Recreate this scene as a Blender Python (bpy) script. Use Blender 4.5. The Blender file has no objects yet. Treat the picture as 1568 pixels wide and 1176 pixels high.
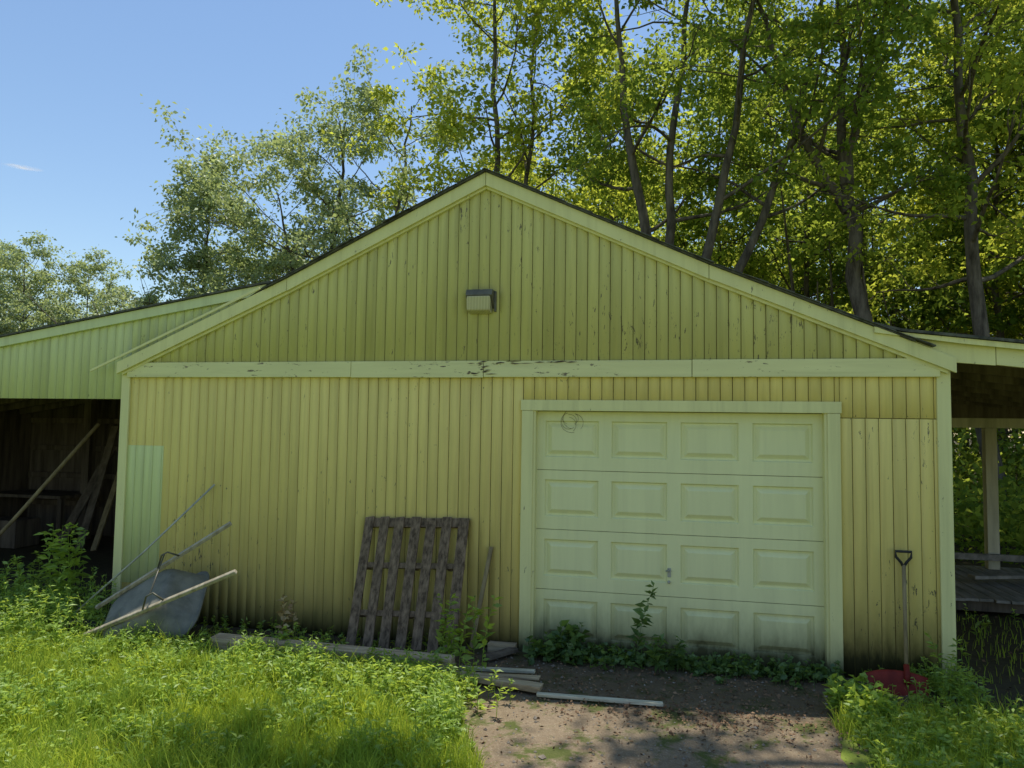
import bpy, bmesh, math, random
import numpy as np
from mathutils import Vector, Matrix
R=math.radians
scene=bpy.context.scene
rng=np.random.default_rng(7); random.seed(7)

# ------------------------------------------------------------------ materials
def mat_new(name):
    m=bpy.data.materials.new(name); m.use_nodes=True
    nt=m.node_tree; nt.nodes.clear()
    out=nt.nodes.new('ShaderNodeOutputMaterial')
    return m,nt,out
def N(nt,t,**kw):
    n=nt.nodes.new(t)
    for k,v in kw.items(): setattr(n,k,v)
    return n
def noise(nt,vec,scale,detail=4,rough=.55,dist=0):
    n=N(nt,'ShaderNodeTexNoise'); n.inputs['Scale'].default_value=scale
    n.inputs['Detail'].default_value=detail; n.inputs['Roughness'].default_value=rough
    n.inputs['Distortion'].default_value=dist
    nt.links.new(vec,n.inputs['Vector']); return n.outputs['Fac']
def ramp(nt,fac,stops):
    n=N(nt,'ShaderNodeValToRGB'); e=n.color_ramp.elements
    while len(e)<len(stops): e.new(0.5)
    for i,(p,c) in enumerate(stops):
        e[i].position=p; e[i].color=(c,c,c,1) if isinstance(c,(int,float)) else (*c,1)
    nt.links.new(fac,n.inputs['Fac']); return n.outputs['Color']
def mix(nt,f,a,b,mode='MIX'):
    n=N(nt,'ShaderNodeMix',data_type='RGBA',blend_type=mode)
    def s(i,v):
        if isinstance(v,(tuple,list)): n.inputs[i].default_value=(*v,1)
        elif isinstance(v,(int,float)): n.inputs[i].default_value=v if i==0 else (v,v,v,1)
        else: nt.links.new(v,n.inputs[i])
    s(0,f); s(6,a); s(7,b); return n.outputs[2]
def pos(nt,scale=(1,1,1)):
    g=N(nt,'ShaderNodeNewGeometry'); m=N(nt,'ShaderNodeVectorMath',operation='MULTIPLY')
    m.inputs[1].default_value=scale; nt.links.new(g.outputs['Position'],m.inputs[0]); return m.outputs[0]
def math_(nt,op,a,b=None,clamp=False):
    n=N(nt,'ShaderNodeMath',operation=op,use_clamp=clamp)
    for i,v in enumerate((a,b)):
        if v is None: continue
        if isinstance(v,(int,float)): n.inputs[i].default_value=v
        else: nt.links.new(v,n.inputs[i])
    return n.outputs[0]
def aramp(nt,axis,a,b,va=1,vb=0,add=None):
    g=N(nt,'ShaderNodeNewGeometry'); s=N(nt,'ShaderNodeSeparateXYZ'); nt.links.new(g.outputs['Position'],s.inputs[0])
    m=N(nt,'ShaderNodeMapRange'); m.inputs[1].default_value=a; m.inputs[2].default_value=b
    m.inputs[3].default_value=va; m.inputs[4].default_value=vb
    src=s.outputs[axis]
    if add is not None: src=math_(nt,'ADD',src,add)
    nt.links.new(src,m.inputs[0]); return m.outputs[0]
def finish(nt,out,col,rough=.7,bump=None,bstr=.3,bdist=.01,spec=.3):
    p=N(nt,'ShaderNodeBsdfPrincipled'); p.inputs['Specular IOR Level'].default_value=spec
    if isinstance(col,tuple): p.inputs['Base Color'].default_value=(*col,1)
    else: nt.links.new(col,p.inputs['Base Color'])
    if isinstance(rough,(int,float)): p.inputs['Roughness'].default_value=rough
    else: nt.links.new(rough,p.inputs['Roughness'])
    if bump is not None:
        b=N(nt,'ShaderNodeBump'); b.inputs['Strength'].default_value=bstr; b.inputs['Distance'].default_value=bdist
        nt.links.new(bump,b.inputs['Height']); nt.links.new(b.outputs[0],p.inputs['Normal'])
    nt.links.new(p.outputs[0],out.inputs[0]); return p

def paint(name,col,peel=.68,grime=.45,vary=.12,axis='v',peelcol=(.16,.14,.10),island=True,rough=.62,gamt=1.1,streak=.35,bstr=.35):
    m,nt,out=mat_new(name)
    sc=(5,5,.7) if axis=='v' else (.7,5,5)
    n1=noise(nt,pos(nt,sc),1.6,4,.6)
    c=mix(nt,ramp(nt,n1,[(.3,0.),(.7,1.)]),tuple(v*(1-vary) for v in col),tuple(min(1,v*(1+vary)) for v in col))
    if island:
        g=N(nt,'ShaderNodeNewGeometry'); r=g.outputs['Random Per Island']
        c=mix(nt,.5,c,mix(nt,r,tuple(v*.86 for v in col),tuple(min(1,v*1.14) for v in col)))
    st=noise(nt,pos(nt,(14,14,.5) if axis=='v' else (.8,14,14)),1.0,3,.6)
    c=mix(nt,math_(nt,'MULTIPLY',ramp(nt,st,[(.5,0.),(.75,1.)]),streak),c,tuple(v*.58 for v in col))
    f=noise(nt,pos(nt,(26,26,6) if axis=='v' else (6,26,26)),1.3,6,.72,.4)
    big=noise(nt,pos(nt),.9,3,.5)
    f2=math_(nt,'ADD',f,math_(nt,'MULTIPLY',math_(nt,'SUBTRACT',big,.5),.35))
    mask=ramp(nt,f2,[(peel,0.),(peel+.015,1.)])
    c=mix(nt,mask,c,peelcol)
    gn=noise(nt,pos(nt,(9,9,3)),1.2,5,.65)
    gz=aramp(nt,'Z',0.0,grime)
    gm=math_(nt,'MULTIPLY',math_(nt,'ADD',gz,math_(nt,'SUBTRACT',gn,.50)),gz,True)
    c=mix(nt,math_(nt,'MULTIPLY',gm,gamt,True),c,(.08,.075,.03))
    bm=math_(nt,'SUBTRACT',noise(nt,pos(nt,(60,60,5) if axis=='v' else (5,60,60)),1,3),math_(nt,'MULTIPLY',mask,.8))
    finish(nt,out,c,rough,bm,bstr,.004)
    return m
m_side=paint('yellow_siding_paint',(.80,.66,.24),peel=.665,grime=.42,gamt=1.0,streak=.45)
m_sider=paint('mildewed_siding_paint',(.78,.65,.24),peel=.66,grime=.75,gamt=1.5,streak=.45)
m_gable=paint('gable_siding_paint',(.60,.56,.22),peel=.65,streak=.45)
m_lean=paint('lean_to_siding_paint',(.62,.66,.36),peel=.70)
m_trim=paint('trim_paint',(.74,.70,.33),peel=.68,axis='v',vary=.10,grime=.5)
m_trimh=paint('beam_trim_paint',(.74,.70,.34),peel=.64,axis='h',vary=.12,peelcol=(.16,.12,.08))
m_door=paint('garage_door_paint',(.74,.73,.39),peel=.82,grime=.6,vary=.04,island=False,rough=.45,gamt=1.3,streak=.14,bstr=.08)
m_patch=paint('repair_panel_paint',(.66,.71,.35),peel=.78,grime=.3)
def simple(name,a,b,scale=(8,8,8),rough=.8,nscale=1.,bstr=.3,spec=.2,bd=.005,lo=.35,hi=.65,metal=0):
    m,nt,out=mat_new(name); n=noise(nt,pos(nt,scale),nscale,5,.65)
    p=finish(nt,out,mix(nt,ramp(nt,n,[(lo,0.),(hi,1.)]),a,b),rough,n,bstr,bd,spec); p.inputs['Metallic'].default_value=metal
    return m
m_groove=simple('dark_groove_backing',(.17,.14,.045),(.28,.23,.07))  # backing colour darker than the siding, showing through the board gaps
m_shingle=simple('asphalt_shingle',(.04,.04,.036),(.12,.12,.095),(12,12,12))
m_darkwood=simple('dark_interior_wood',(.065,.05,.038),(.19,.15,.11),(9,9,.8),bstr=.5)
m_pallet=simple('weathered_pallet_wood',(.06,.040,.024),(.25,.175,.11),(30,30,3),bstr=.7)
m_timber=simple('bleached_timber',(.24,.17,.10),(.56,.44,.28),(2,25,25),bstr=.6)
m_lumber=simple('old_painted_plank',(.35,.32,.22),(.70,.65,.50),(3,25,25),bstr=.5)
m_pole=simple('grey_wood_pole',(.26,.22,.15),(.48,.42,.31),(20,20,5))
m_tool=simple('ash_handle',(.17,.13,.07),(.32,.25,.13),(20,20,3))
m_metal=simple('galvanised_metal',(.30,.30,.24),(.50,.49,.40),(10,10,10),rough=.55,metal=.1)
m_wb=simple('grey_tray',(.10,.10,.075),(.21,.20,.155),(5,5,5),rough=.5,spec=.4,bstr=.15)
m_black=simple('black_plastic',(.015,.015,.015),(.035,.035,.035),rough=.45)
m_red=simple('faded_red_plastic',(.15,.016,.010),(.28,.034,.02),rough=.55)
m_bronze=simple('bronze_housing',(.07,.065,.045),(.13,.12,.08),rough=.45,spec=.5)
m_rubber=simple('rubber',(.02,.02,.02),(.04,.04,.04),rough=.8)
m_nest=simple('rusty_wire',(.08,.06,.04),(.17,.13,.09))
m_post=simple('painted_post',(.46,.42,.30),(.68,.62,.46),(9,9,1),bstr=.4)
m_deck=simple('grey_deck_boards',(.15,.14,.12),(.32,.29,.26),(9,2,9),bstr=.5)
m_bark=simple('bark',(.05,.04,.03),(.18,.15,.115),(7,7,1.6),bstr=1.,bd=.03)
m_litter=simple('dead_leaves',(.10,.055,.03),(.30,.19,.11),(5,5,5))
m_stone=simple('gravel_stone',(.16,.13,.10),(.36,.31,.25),(9,9,9))
m_glass,nt,out=mat_new('prismatic_lens')
wv=N(nt,'ShaderNodeTexWave'); wv.inputs['Scale'].default_value=22; nt.links.new(pos(nt),wv.inputs['Vector'])
p=finish(nt,out,mix(nt,wv.outputs['Fac'],(.34,.30,.16),(.60,.55,.32)),.15,wv.outputs['Fac'],.4,.004,.7)

def leafmat(name,dark,light,trans,tmix=.5,gloss=0,patch=None):
    m,nt,out=mat_new(name)
    g=N(nt,'ShaderNodeNewGeometry'); r=g.outputs['Random Per Island']
    c=mix(nt,r,dark,tuple(v*1.15 for v in light))
    tc=mix(nt,r,tuple(v*.65 for v in trans),tuple(min(1,v*1.2) for v in trans))
    if patch:
        pn=ramp(nt,noise(nt,pos(nt),1.3,3,.6),[(.42,0.),(.60,1.)])
        c=mix(nt,math_(nt,'MULTIPLY',pn,.6),c,patch); tc=mix(nt,math_(nt,'MULTIPLY',pn,.5),tc,tuple(v*1.8 for v in patch))
    d=N(nt,'ShaderNodeBsdfDiffuse'); nt.links.new(c,d.inputs['Color'])
    t=N(nt,'ShaderNodeBsdfTranslucent'); nt.links.new(tc,t.inputs['Color'])
    ms=N(nt,'ShaderNodeMixShader'); ms.inputs[0].default_value=tmix
    nt.links.new(d.outputs[0],ms.inputs[1]); nt.links.new(t.outputs[0],ms.inputs[2]); res=ms
    if gloss:
        gl=N(nt,'ShaderNodeBsdfGlossy'); gl.inputs['Roughness'].default_value=.5; gl.inputs['Color'].default_value=(.8,.85,.8,1)
        ms2=N(nt,'ShaderNodeMixShader'); ms2.inputs[0].default_value=gloss
        nt.links.new(ms.outputs[0],ms2.inputs[1]); nt.links.new(gl.outputs[0],ms2.inputs[2]); res=ms2
    nt.links.new(res.outputs[0],out.inputs[0]); return m
m_leaf=leafmat('oak_leaves',(.06,.115,.024),(.13,.20,.04),(.56,.66,.08),.47)
m_leaf2=leafmat('yellow_green_leaves',(.11,.17,.025),(.20,.27,.04),(.74,.78,.09),.52)
m_leafg=leafmat('grey_green_leaves',(.17,.22,.10),(.29,.35,.17),(.60,.68,.22),.42,.07)
m_leafd=leafmat('dark_leaves',(.05,.095,.02),(.09,.15,.03),(.34,.44,.055),.42)
m_grass=leafmat('grass_blades',(.20,.29,.035),(.38,.47,.065),(.74,.82,.09),.45,0,(.14,.24,.035))
m_weed=leafmat('weed_leaves',(.16,.27,.04),(.30,.42,.07),(.66,.80,.10),.45,.04)
m_weedd=leafmat('vine_leaves',(.06,.12,.03),(.13,.21,.05),(.27,.40,.06),.4,.05)
m_dry=leafmat('reddish_leaves',(.36,.22,.10),(.55,.42,.17),(.4,.3,.1),.3,.05)

# ------------------------------------------------------------------ helpers
def link(o,parent=None):
    scene.collection.objects.link(o)
    if parent: o.parent=parent
    return o
def empty(name,loc=(0,0,0)):
    e=bpy.data.objects.new(name,None); e.empty_display_size=.2; e.location=loc; return link(e)
def mesh_quads(name,V,F,mats,parent=None,smooth=False,midx=None):
    V=np.asarray(V,dtype=np.float32); F=np.asarray(F,dtype=np.int32)
    me=bpy.data.meshes.new(name); me.vertices.add(len(V)); me.vertices.foreach_set('co',V.ravel())
    me.loops.add(F.size); me.loops.foreach_set('vertex_index',F.ravel())
    me.polygons.add(len(F)); me.polygons.foreach_set('loop_start',np.arange(0,F.size,4,dtype=np.int32))
    try: me.polygons.foreach_set('loop_total',np.full(len(F),4,dtype=np.int32))
    except Exception: pass
    for mm in (mats if isinstance(mats,list) else [mats]): me.materials.append(mm)
    if midx is not None: me.polygons.foreach_set('material_index',np.asarray(midx,dtype=np.int32))
    if smooth: me.polygons.foreach_set('use_smooth',np.ones(len(F),dtype=bool))
    me.update(calc_edges=True)
    o=bpy.data.objects.new(name,me); return link(o,parent)
def mesh_py(name,V,F,mat,parent=None,bevel=0):
    me=bpy.data.meshes.new(name); me.from_pydata([tuple(v) for v in V],[],F); me.update()
    bm=bmesh.new(); bm.from_mesh(me); bmesh.ops.recalc_face_normals(bm,faces=bm.faces); bm.to_mesh(me); bm.free()
    me.materials.append(mat); o=bpy.data.objects.new(name,me); link(o,parent)
    if bevel:
        b=o.modifiers.new('bevel','BEVEL'); b.width=bevel; b.segments=2; b.limit_method='ANGLE'
    return o
BF=[(0,1,2,3),(7,6,5,4),(0,4,5,1),(1,5,6,2),(2,6,7,3),(3,7,4,0)]
def box(name,x0,x1,y0,y1,z0,z1,mat,parent=None,bevel=.003):
    V=[(x0,y0,z0),(x1,y0,z0),(x1,y1,z0),(x0,y1,z0),(x0,y0,z1),(x1,y0,z1),(x1,y1,z1),(x0,y1,z1)]
    return mesh_py(name,V,BF,mat,parent,bevel)
def prism(name,poly,y0,y1,mat,parent=None,bevel=0):
    n=len(poly); V=[(x,y0,z) for x,z in poly]+[(x,y1,z) for x,z in poly]
    F=[tuple(range(n)),tuple(range(2*n-1,n-1,-1))]+[(i,(i+1)%n,n+(i+1)%n,n+i) for i in range(n)]
    return mesh_py(name,V,F,mat,parent,bevel)
def beam(name,a,b,w,h,mat,parent=None,up=(0,0,1),bevel=.003,jit=0):
    a=Vector(a);b=Vector(b);d=(b-a).normalized();s=d.cross(Vector(up)).normalized();u=s.cross(d).normalized()
    V=[]
    for pnt in (a,b):
        for i,j in ((-1,-1),(1,-1),(1,1),(-1,1)):
            V.append(pnt+s*(i*w/2)+u*(j*h/2)+d*random.uniform(-jit,jit))
    return mesh_py(name,V,BF,mat,parent,bevel)
def tube_arr(P,rad,sides=7):
    P=np.asarray(P,float); n=len(P); T=np.gradient(P,axis=0); T/=np.linalg.norm(T,axis=1)[:,None]+1e-9
    ref=np.array([.0,1.,0.]) if abs(T[0][1])<.9 else np.array([1.,0,0])
    A=np.cross(T,ref); A/=np.linalg.norm(A,axis=1)[:,None]+1e-9; B=np.cross(T,A)
    th=np.arange(sides)/sides*2*np.pi
    V=(P[:,None,:]+np.asarray(rad)[:,None,None]*(A[:,None,:]*np.cos(th)[None,:,None]+B[:,None,:]*np.sin(th)[None,:,None])).reshape(-1,3)
    i=np.arange(n-1)[:,None]*sides; j=np.arange(sides)[None,:]; k=(j+1)%sides
    F=np.stack([i+j,i+k,i+sides+k,i+sides+j],-1).reshape(-1,4)
    return V,F
def tube(name,P,rad,mat,parent=None,sides=12,caps=True):
    if isinstance(rad,(int,float)): rad=[rad]*len(P)
    P=[Vector(p) for p in P]
    if caps:
        d0=(P[0]-P[1]).normalized()*.001; d1=(P[-1]-P[-2]).normalized()*.001
        P=[P[0]+d0]+P+[P[-1]+d1]; rad=[.0001]+list(rad)+[.0001]
    V,F=tube_arr([tuple(p) for p in P],rad,sides); return mesh_quads(name,V,F,mat,parent,True)
class Acc:
    def __init__(s): s.V=[];s.F=[];s.M=[];s.n=0
    def add(s,V,F,m=0):
        s.V.append(np.asarray(V,float)); s.F.append(np.asarray(F)+s.n); s.M.append(np.full(len(F),m)); s.n+=len(V)
    def obj(s,name,mats,parent=None,smooth=False):
        return mesh_quads(name,np.concatenate(s.V),np.concatenate(s.F),mats,parent,smooth,np.concatenate(s.M))
def leaves(centers,dirs,length,width,rg,droop=.25):
    n=len(centers); d=dirs/(np.linalg.norm(dirs,axis=1)[:,None]+1e-9)
    rnd=rg.normal(size=(n,3)); rnd[:,2]+=1.3
    s=np.cross(d,rnd); s/=np.linalg.norm(s,axis=1)[:,None]+1e-9; up=np.cross(s,d)
    L=np.asarray(length).reshape(-1,1)*np.ones((n,1)); W=np.asarray(width).reshape(-1,1)*np.ones((n,1))
    b=centers; t=centers+d*L-up*L*droop*.4; m=centers+d*L*.45
    l=m+s*W*.5+up*W*.15; r=m-s*W*.5+up*W*.15
    V=np.stack([b,l,t,r],1).reshape(-1,3); F=np.arange(4*n).reshape(-1,4)
    return V,F

# ------------------------------------------------------------------ garage
G=empty('yellow_garage')
HW=3.875
def ztop(x):
    x=abs(x); return 4.345-.47*x if x<2. else 3.405-.43*(x-2.)
def siding(name,xa,xb,zb,zt,yf,mat,parent,pitch=.1016,gap=.0055,dep=.010):
    A=Acc(); x=xa
    while x<xb-.01:
        x1=min(x+pitch-gap*random.uniform(.85,1.15),xb); j=random.uniform(-.001,.001)
        z0a,z0b=zb(x),zb(x1); z1a,z1b=zt(x),zt(x1)
        if z1a-z0a>.01 or z1b-z0b>.01:
            c=.0015
            P=[(x,yf+dep),(x+c,yf+j),(x1-c,yf+j),(x1,yf+dep)]
            Z0=[z0a,z0a,z0b,z0b]; Z1=[z1a,z1a,z1b,z1b]
            V=[(p[0],p[1],z) for p,z in zip(P,Z0)]+[(p[0],p[1],z) for p,z in zip(P,Z1)]
            A.add(V,[(0,1,5,4),(1,2,6,5),(2,3,7,6),(3,2,1,0)])
        x+=pitch
    A.obj(name,mat,parent)
DX0,DX1,DH=.488,2.928,2.134
yb=.012
prism('wall_backing_left',[(-HW+.01,0),(DX0-.03,0),(DX0-.03,2.5),(-HW+.01,2.5)],yb,.09,m_groove,G)
prism('wall_backing_right',[(DX1+.03,-.1),(HW-.01,-.1),(HW-.01,2.5),(DX1+.03,2.5)],yb,.09,m_groove,G)
prism('wall_backing_head',[(DX0-.03,DH+.02),(DX1+.03,DH+.02),(DX1+.03,2.5),(DX0-.03,2.5)],yb,.09,m_groove,G)
gp=[(-HW+.01,2.5),(HW-.01,2.5),(HW-.01,ztop(HW)-.03)]+[(2,ztop(2)-.03),(0,ztop(0)-.03),(-2,ztop(2)-.03),(-HW+.01,ztop(HW)-.03)]
prism('gable_backing',gp,-.005,.09,m_groove,G)
siding('wall_siding_left',-HW+.09,.365,lambda x:.0+.01*math.sin(x*9),lambda x:2.46,0,m_side,G)
siding('wall_siding_over_door',.372,3.05,lambda x:2.225,lambda x:2.46,0,m_side,G)
siding('wall_siding_right_lower',3.045,HW-.09,lambda x:-.04+.01*math.sin(x*9),lambda x:2.095,0,m_sider,G)
siding('wall_siding_right_upper',3.053,HW-.09,lambda x:2.102,lambda x:2.46,0,m_side,G)
siding('gable_siding',-HW+.05,HW-.05,lambda x:2.575,lambda x:ztop(x)-.05,-.017,m_gable,G)
siding('repair_panel',-HW+.09,-3.36,lambda x:.35,lambda x:1.74,-.004,m_patch,G)
xs=[-3.80,-1.31,.0,1.86,3.80]
for i in range(4):
    box('belt_board_%d'%(i+1),xs[i]+.002,xs[i+1]-.003,-.048-.003*(i%2),-.012,2.437-.004*(i==1),2.588-.003*(i==2),m_trimh,G,.004)
A=Acc()
for k in range(36):
    x=random.uniform(-.17,.03) if k<20 else random.uniform(0,.85); z=random.uniform(2.45,2.58) if x<.04 else random.uniform(2.55,2.582); l=random.uniform(.03,.14); h=random.uniform(.003,.010)
    A.add([(x,-.0535,z),(x+l*.4,-.0535,z-h*.6),(x+l,-.0535,z+h*.2),(x+l*.5,-.0535,z+h)],[(0,1,2,3)])
A.obj('belt_board_rot',m_nest,G)
box('corner_board_left',-HW-.005,-HW+.093,-.022,.10,-.02,2.57,m_trim,G)
box('corner_board_right',HW-.097,HW+.005,-.022,.10,-.05,2.50,m_trim,G)
def seg_strip(name,f,pts,t0,t1,y0,y1,mat,par,be=.003):
    for i in range(len(pts)-1):
        a,b=pts[i],pts[i+1]; prism(name+'_%d'%(i+1),[(a,f(a)-t0),(b,f(b)-t0),(b,f(b)-t1),(a,f(a)-t1)],y0,y1,mat,par,be)
seg_strip('rake_board_right',ztop,[.002,1.998],0,.125,-.085,-.055,m_trim,G)
seg_strip('rake_board_right_low',ztop,[2.002,HW+.03],0,.12,-.084,-.054,m_trim,G)
seg_strip('rake_board_left',ztop,[-1.998,-.002],0,.125,-.085,-.055,m_trim,G)
seg_strip('rake_board_left_low',ztop,[-HW-.02,-2.002],0,.12,-.084,-.054,m_trim,G)
seg_strip('rake_inner_right',ztop,[.0,2.,HW-.02],.10,.148,-.053,-.018,m_trim,G)
seg_strip('rake_inner_left',ztop,[-HW+.02,-2.,.0],.10,.148,-.053,-.018,m_trim,G)
beam('rake_flashing_strip',(-4.2,-.096,2.50),(-2.28,-.096,3.315),.012,.025,m_trim,G)
def roofsheet(name,f,pts,y0,y1,t,mat,par):
    for i in range(len(pts)-1):
        a,b=pts[i],pts[i+1]; prism(name+'_%d'%(i+1),[(a,f(a)+t),(b,f(b)+t),(b,f(b)+.002),(a,f(a)+.002)],y0,y1,mat,par)
roofsheet('roof_shingles_right',ztop,[0,2.,3.6],-.115,7.4,.016,m_shingle,G)
roofsheet('roof_shingles_left',ztop,[-2.25,-2.,0],-.115,7.4,.016,m_shingle,G)
roofsheet('roof_shingles_left_under',ztop,[-HW,-2.25],.08,7.4,.016,m_shingle,G)
for sgn in (-1,1):
    x=0.
    while x<3.5:
        w=random.uniform(.18,.3)
        if sgn==1 or x<2.0:
            x1=x+w-.004; e=random.uniform(0,.025)
            prism('shingle_end',[(sgn*x,ztop(x)+.022),(sgn*x1,ztop(x1)+.030),(sgn*x1,ztop(x1)+.018),(sgn*x,ztop(x)+.018)],-.12-e,.25,m_shingle,G)
        x+=w
for sx in (-1,1):
    box('side_wall',sx*HW-.04,sx*HW+.0,.10,7.2,0,2.55,m_side,G,0)
prism('rear_wall',[(-HW,0),(HW,0),(HW,2.55),(2,3.3),(0,4.25),(-2,3.3),(-HW,2.55)],7.1,7.2,m_side,G)
box('door_trim_left',.362,DX0-.022,-.026,.012,-.02,2.134,m_trim,G)
box('door_trim_right',DX1+.022,3.05,-.026,.012,-.10,2.134,m_trim,G)
box('door_trim_head',.352,3.06,-.029,.012,2.136,2.232,m_trim,G)
box('door_jamb_left',DX0-.03,DX0,-.012,.14,0,2.15,m_trim,G)
box('door_jamb_right',DX1,DX1+.03,-.012,.14,0,2.15,m_trim,G)
box('door_jamb_head',DX0,DX1,-.012,.14,2.137,2.16,m_trim,G)
yD=.075
def door_section(name,z0,z1):
    V=[];F=[]
    def v(x,y,z): V.append((x,y,z)); return len(V)-1
    def quad(x0,x1,za,zb_,y): F.append((v(x0,y,za),v(x1,y,za),v(x1,y,zb_),v(x0,y,zb_)))
    W=DX1-DX0; m=.075; gapx=.115; pw=(W-2*m-3*gapx)/4; pz0=z0+.115; pz1=z1-.085
    quad(DX0,DX1,z0,pz0,yD); quad(DX0,DX1,pz1,z1,yD)
    xs_=[]
    for k in range(4):
        a=DX0+m+k*(pw+gapx); xs_.append((a,a+pw))
    cur=DX0
    for a,b in xs_:
        quad(cur,a,pz0,pz1,yD); cur=b
    quad(cur,DX1,pz0,pz1,yD)
    for a,b in xs_:
        loops=[]
        for ins,dy in ((0,0),(.010,.022),(.026,.022),(.060,.001),(.064,.0)):
            loops.append([v(a+ins,yD+dy,pz0+ins),v(b-ins,yD+dy,pz0+ins),v(b-ins,yD+dy,pz1-ins),v(a+ins,yD+dy,pz1-ins)])
        for l0,l1 in zip(loops,loops[1:]):
            for i in range(4): F.append((l0[i],l0[(i+1)%4],l1[(i+1)%4],l1[i]))
        F.append(tuple(loops[-1]))
    F.append((v(DX0,yD,z0),v(DX1,yD,z0),v(DX1,yD+.03,z0),v(DX0,yD+.03,z0)))
    F.append((v(DX0,yD,z1),v(DX1,yD,z1),v(DX1,yD+.03,z1),v(DX0,yD+.03,z1)))
    me=bpy.data.meshes.new(name); me.from_pydata(V,[],F); me.update(); me.materials.append(m_door)
    bm=bmesh.new(); bm.from_mesh(me); bmesh.ops.remove_doubles(bm,verts=bm.verts,dist=.0002)
    bm.to_mesh(me); bm.free()
    link(bpy.data.objects.new(name,me),G)
for i in range(4):
    door_section('garage_door_section_%d'%(i+1),i*.5335+.0025,(i+1)*.5335-.0025)
box('garage_door_backing',DX0,DX1,yD+.025,yD+.05,0,2.14,m_groove,G,0)
box('garage_door_bottom_seal',DX0+.005,DX1-.005,yD-.004,yD+.02,-.03,.012,m_black,G)
box('door_lock_plate',1.655,1.685,yD-.006,yD+.001,.70,.78,m_metal,G)
tube('door_lock_handle',[(1.67,yD-.006,.76),(1.67,yD-.035,.76),(1.64,yD-.04,.76),(1.70,yD-.04,.76)],.007,m_metal,G)
tube('door_lock_knob',[(1.668,yD-.004,.66),(1.668,yD-.02,.66)],.013,m_metal,G)
A=Acc()
for k in range(8):
    th=np.linspace(0,2*np.pi*random.uniform(.3,.6),14)+random.uniform(0,6)
    r=random.uniform(.05,.10); cx=.80+random.uniform(-.03,.03); cz=2.05+random.uniform(-.04,.03)
    P=np.stack([cx+r*np.cos(th),yD-.008+.004*np.sin(3*th),cz+r*.95*np.sin(th)],1); V,F=tube_arr(P,[.0013]*14,4); A.add(V,F)
A.obj('wire_ring',m_nest,G)

L=empty('wall_light',(-.04,-.02,3.13))
def lb(n,V,F,m,b=.004):
    return mesh_py(n,V,F,m,L,b)
lb('housing',[(-.12,0,-.06),(.13,0,-.06),(.13,0,.11),(-.12,0,.11),(-.12,-.11,.055),(.13,-.11,.055),(.13,-.09,.11),(-.12,-.09,.11)],[(0,1,2,3),(4,5,6,7),(0,4,7,3),(1,5,6,2),(3,2,6,7),(0,1,5,4)],m_bronze)
lb('lens',[(-.112,-.004,-.11),(.108,-.004,-.11),(.118,-.02,-.062),(-.112,-.02,-.062),(-.112,-.10,-.085),(.104,-.10,-.085),(.118,-.118,.05),(-.112,-.118,.05)],[(0,1,2,3),(4,5,6,7),(0,4,7,3),(1,5,6,2),(3,2,6,7),(0,1,5,4)],m_glass,.012)
lb('side_bracket',[(.131,-.0,-.09),(.15,-.0,-.09),(.15,0,.1),(.131,0,.1),(.131,-.03,-.09),(.15,-.03,-.09),(.15,-.03,.1),(.131,-.03,.1)],BF,m_bronze,.003)

# ------------------------------------------------------------------ left lean-to shed
S=empty('lean_to_shed')
def zl(x): return 3.36+.156*(x+2.31)
siding('front_siding',-9.5,-2.4,lambda x:max(2.215,ztop(x)+.01 if x>-HW else 2.215),lambda x:zl(x)-.03,.02,m_lean,S)
prism('front_backing',[(-9.5,2.222),(-3.9,2.222),(-2.35,3.2),(-2.35,zl(-2.35)-.04),(-9.5,zl(-9.5)-.04)],.032,.07,m_groove,S)
prism('front_fascia',[(-9.6,zl(-9.6)),(-2.25,zl(-2.25)),(-2.45,zl(-2.45)-.10),(-9.6,zl(-9.6)-.10)],-.025,.012,m_lean,S,.003)
prism('roof',[(-9.7,zl(-9.7)+.022),(-2.2,zl(-2.2)+.022),(-2.2,zl(-2.2)+.003),(-9.7,zl(-9.7)+.003)],-.05,5.2,m_shingle,S)
box('post_far_left',-9.5,-9.36,.03,.17,0,2.24,m_trim,S)
def vboards(name,a,b,fixed,z0,z1,mat,par,w=.19):
    A=Acc(); x=a
    while x<b:
        x1=min(x+w-.008,b); j=random.uniform(0,.012)
        V=[(x,fixed+j,z0),(x1,fixed+j,z0),(x1,fixed+j,z1),(x,fixed+j,z1),(x,fixed+.03,z0),(x1,fixed+.03,z0),(x1,fixed+.03,z1),(x,fixed+.03,z1)]
        A.add(V,[(0,1,2,3),(4,5,6,7),(0,4,7,3),(1,5,6,2),(3,2,6,7)]); x+=w
    A.obj(name,mat,par)
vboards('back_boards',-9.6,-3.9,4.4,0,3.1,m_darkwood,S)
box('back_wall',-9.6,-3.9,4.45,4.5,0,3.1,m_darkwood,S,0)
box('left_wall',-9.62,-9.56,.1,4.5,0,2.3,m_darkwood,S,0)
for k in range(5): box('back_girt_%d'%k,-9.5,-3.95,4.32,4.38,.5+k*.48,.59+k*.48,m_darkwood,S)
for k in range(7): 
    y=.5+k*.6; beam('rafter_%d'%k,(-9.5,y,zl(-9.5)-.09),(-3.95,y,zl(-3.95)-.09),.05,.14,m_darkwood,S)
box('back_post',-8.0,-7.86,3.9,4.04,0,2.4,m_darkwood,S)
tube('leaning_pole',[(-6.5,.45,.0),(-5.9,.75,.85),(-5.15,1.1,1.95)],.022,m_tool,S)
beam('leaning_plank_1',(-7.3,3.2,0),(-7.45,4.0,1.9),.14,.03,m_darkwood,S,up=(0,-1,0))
beam('leaning_plank_2',(-6.95,3.1,0),(-7.2,4.1,1.75),.10,.03,m_tool,S,up=(0,-1,0))
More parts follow.
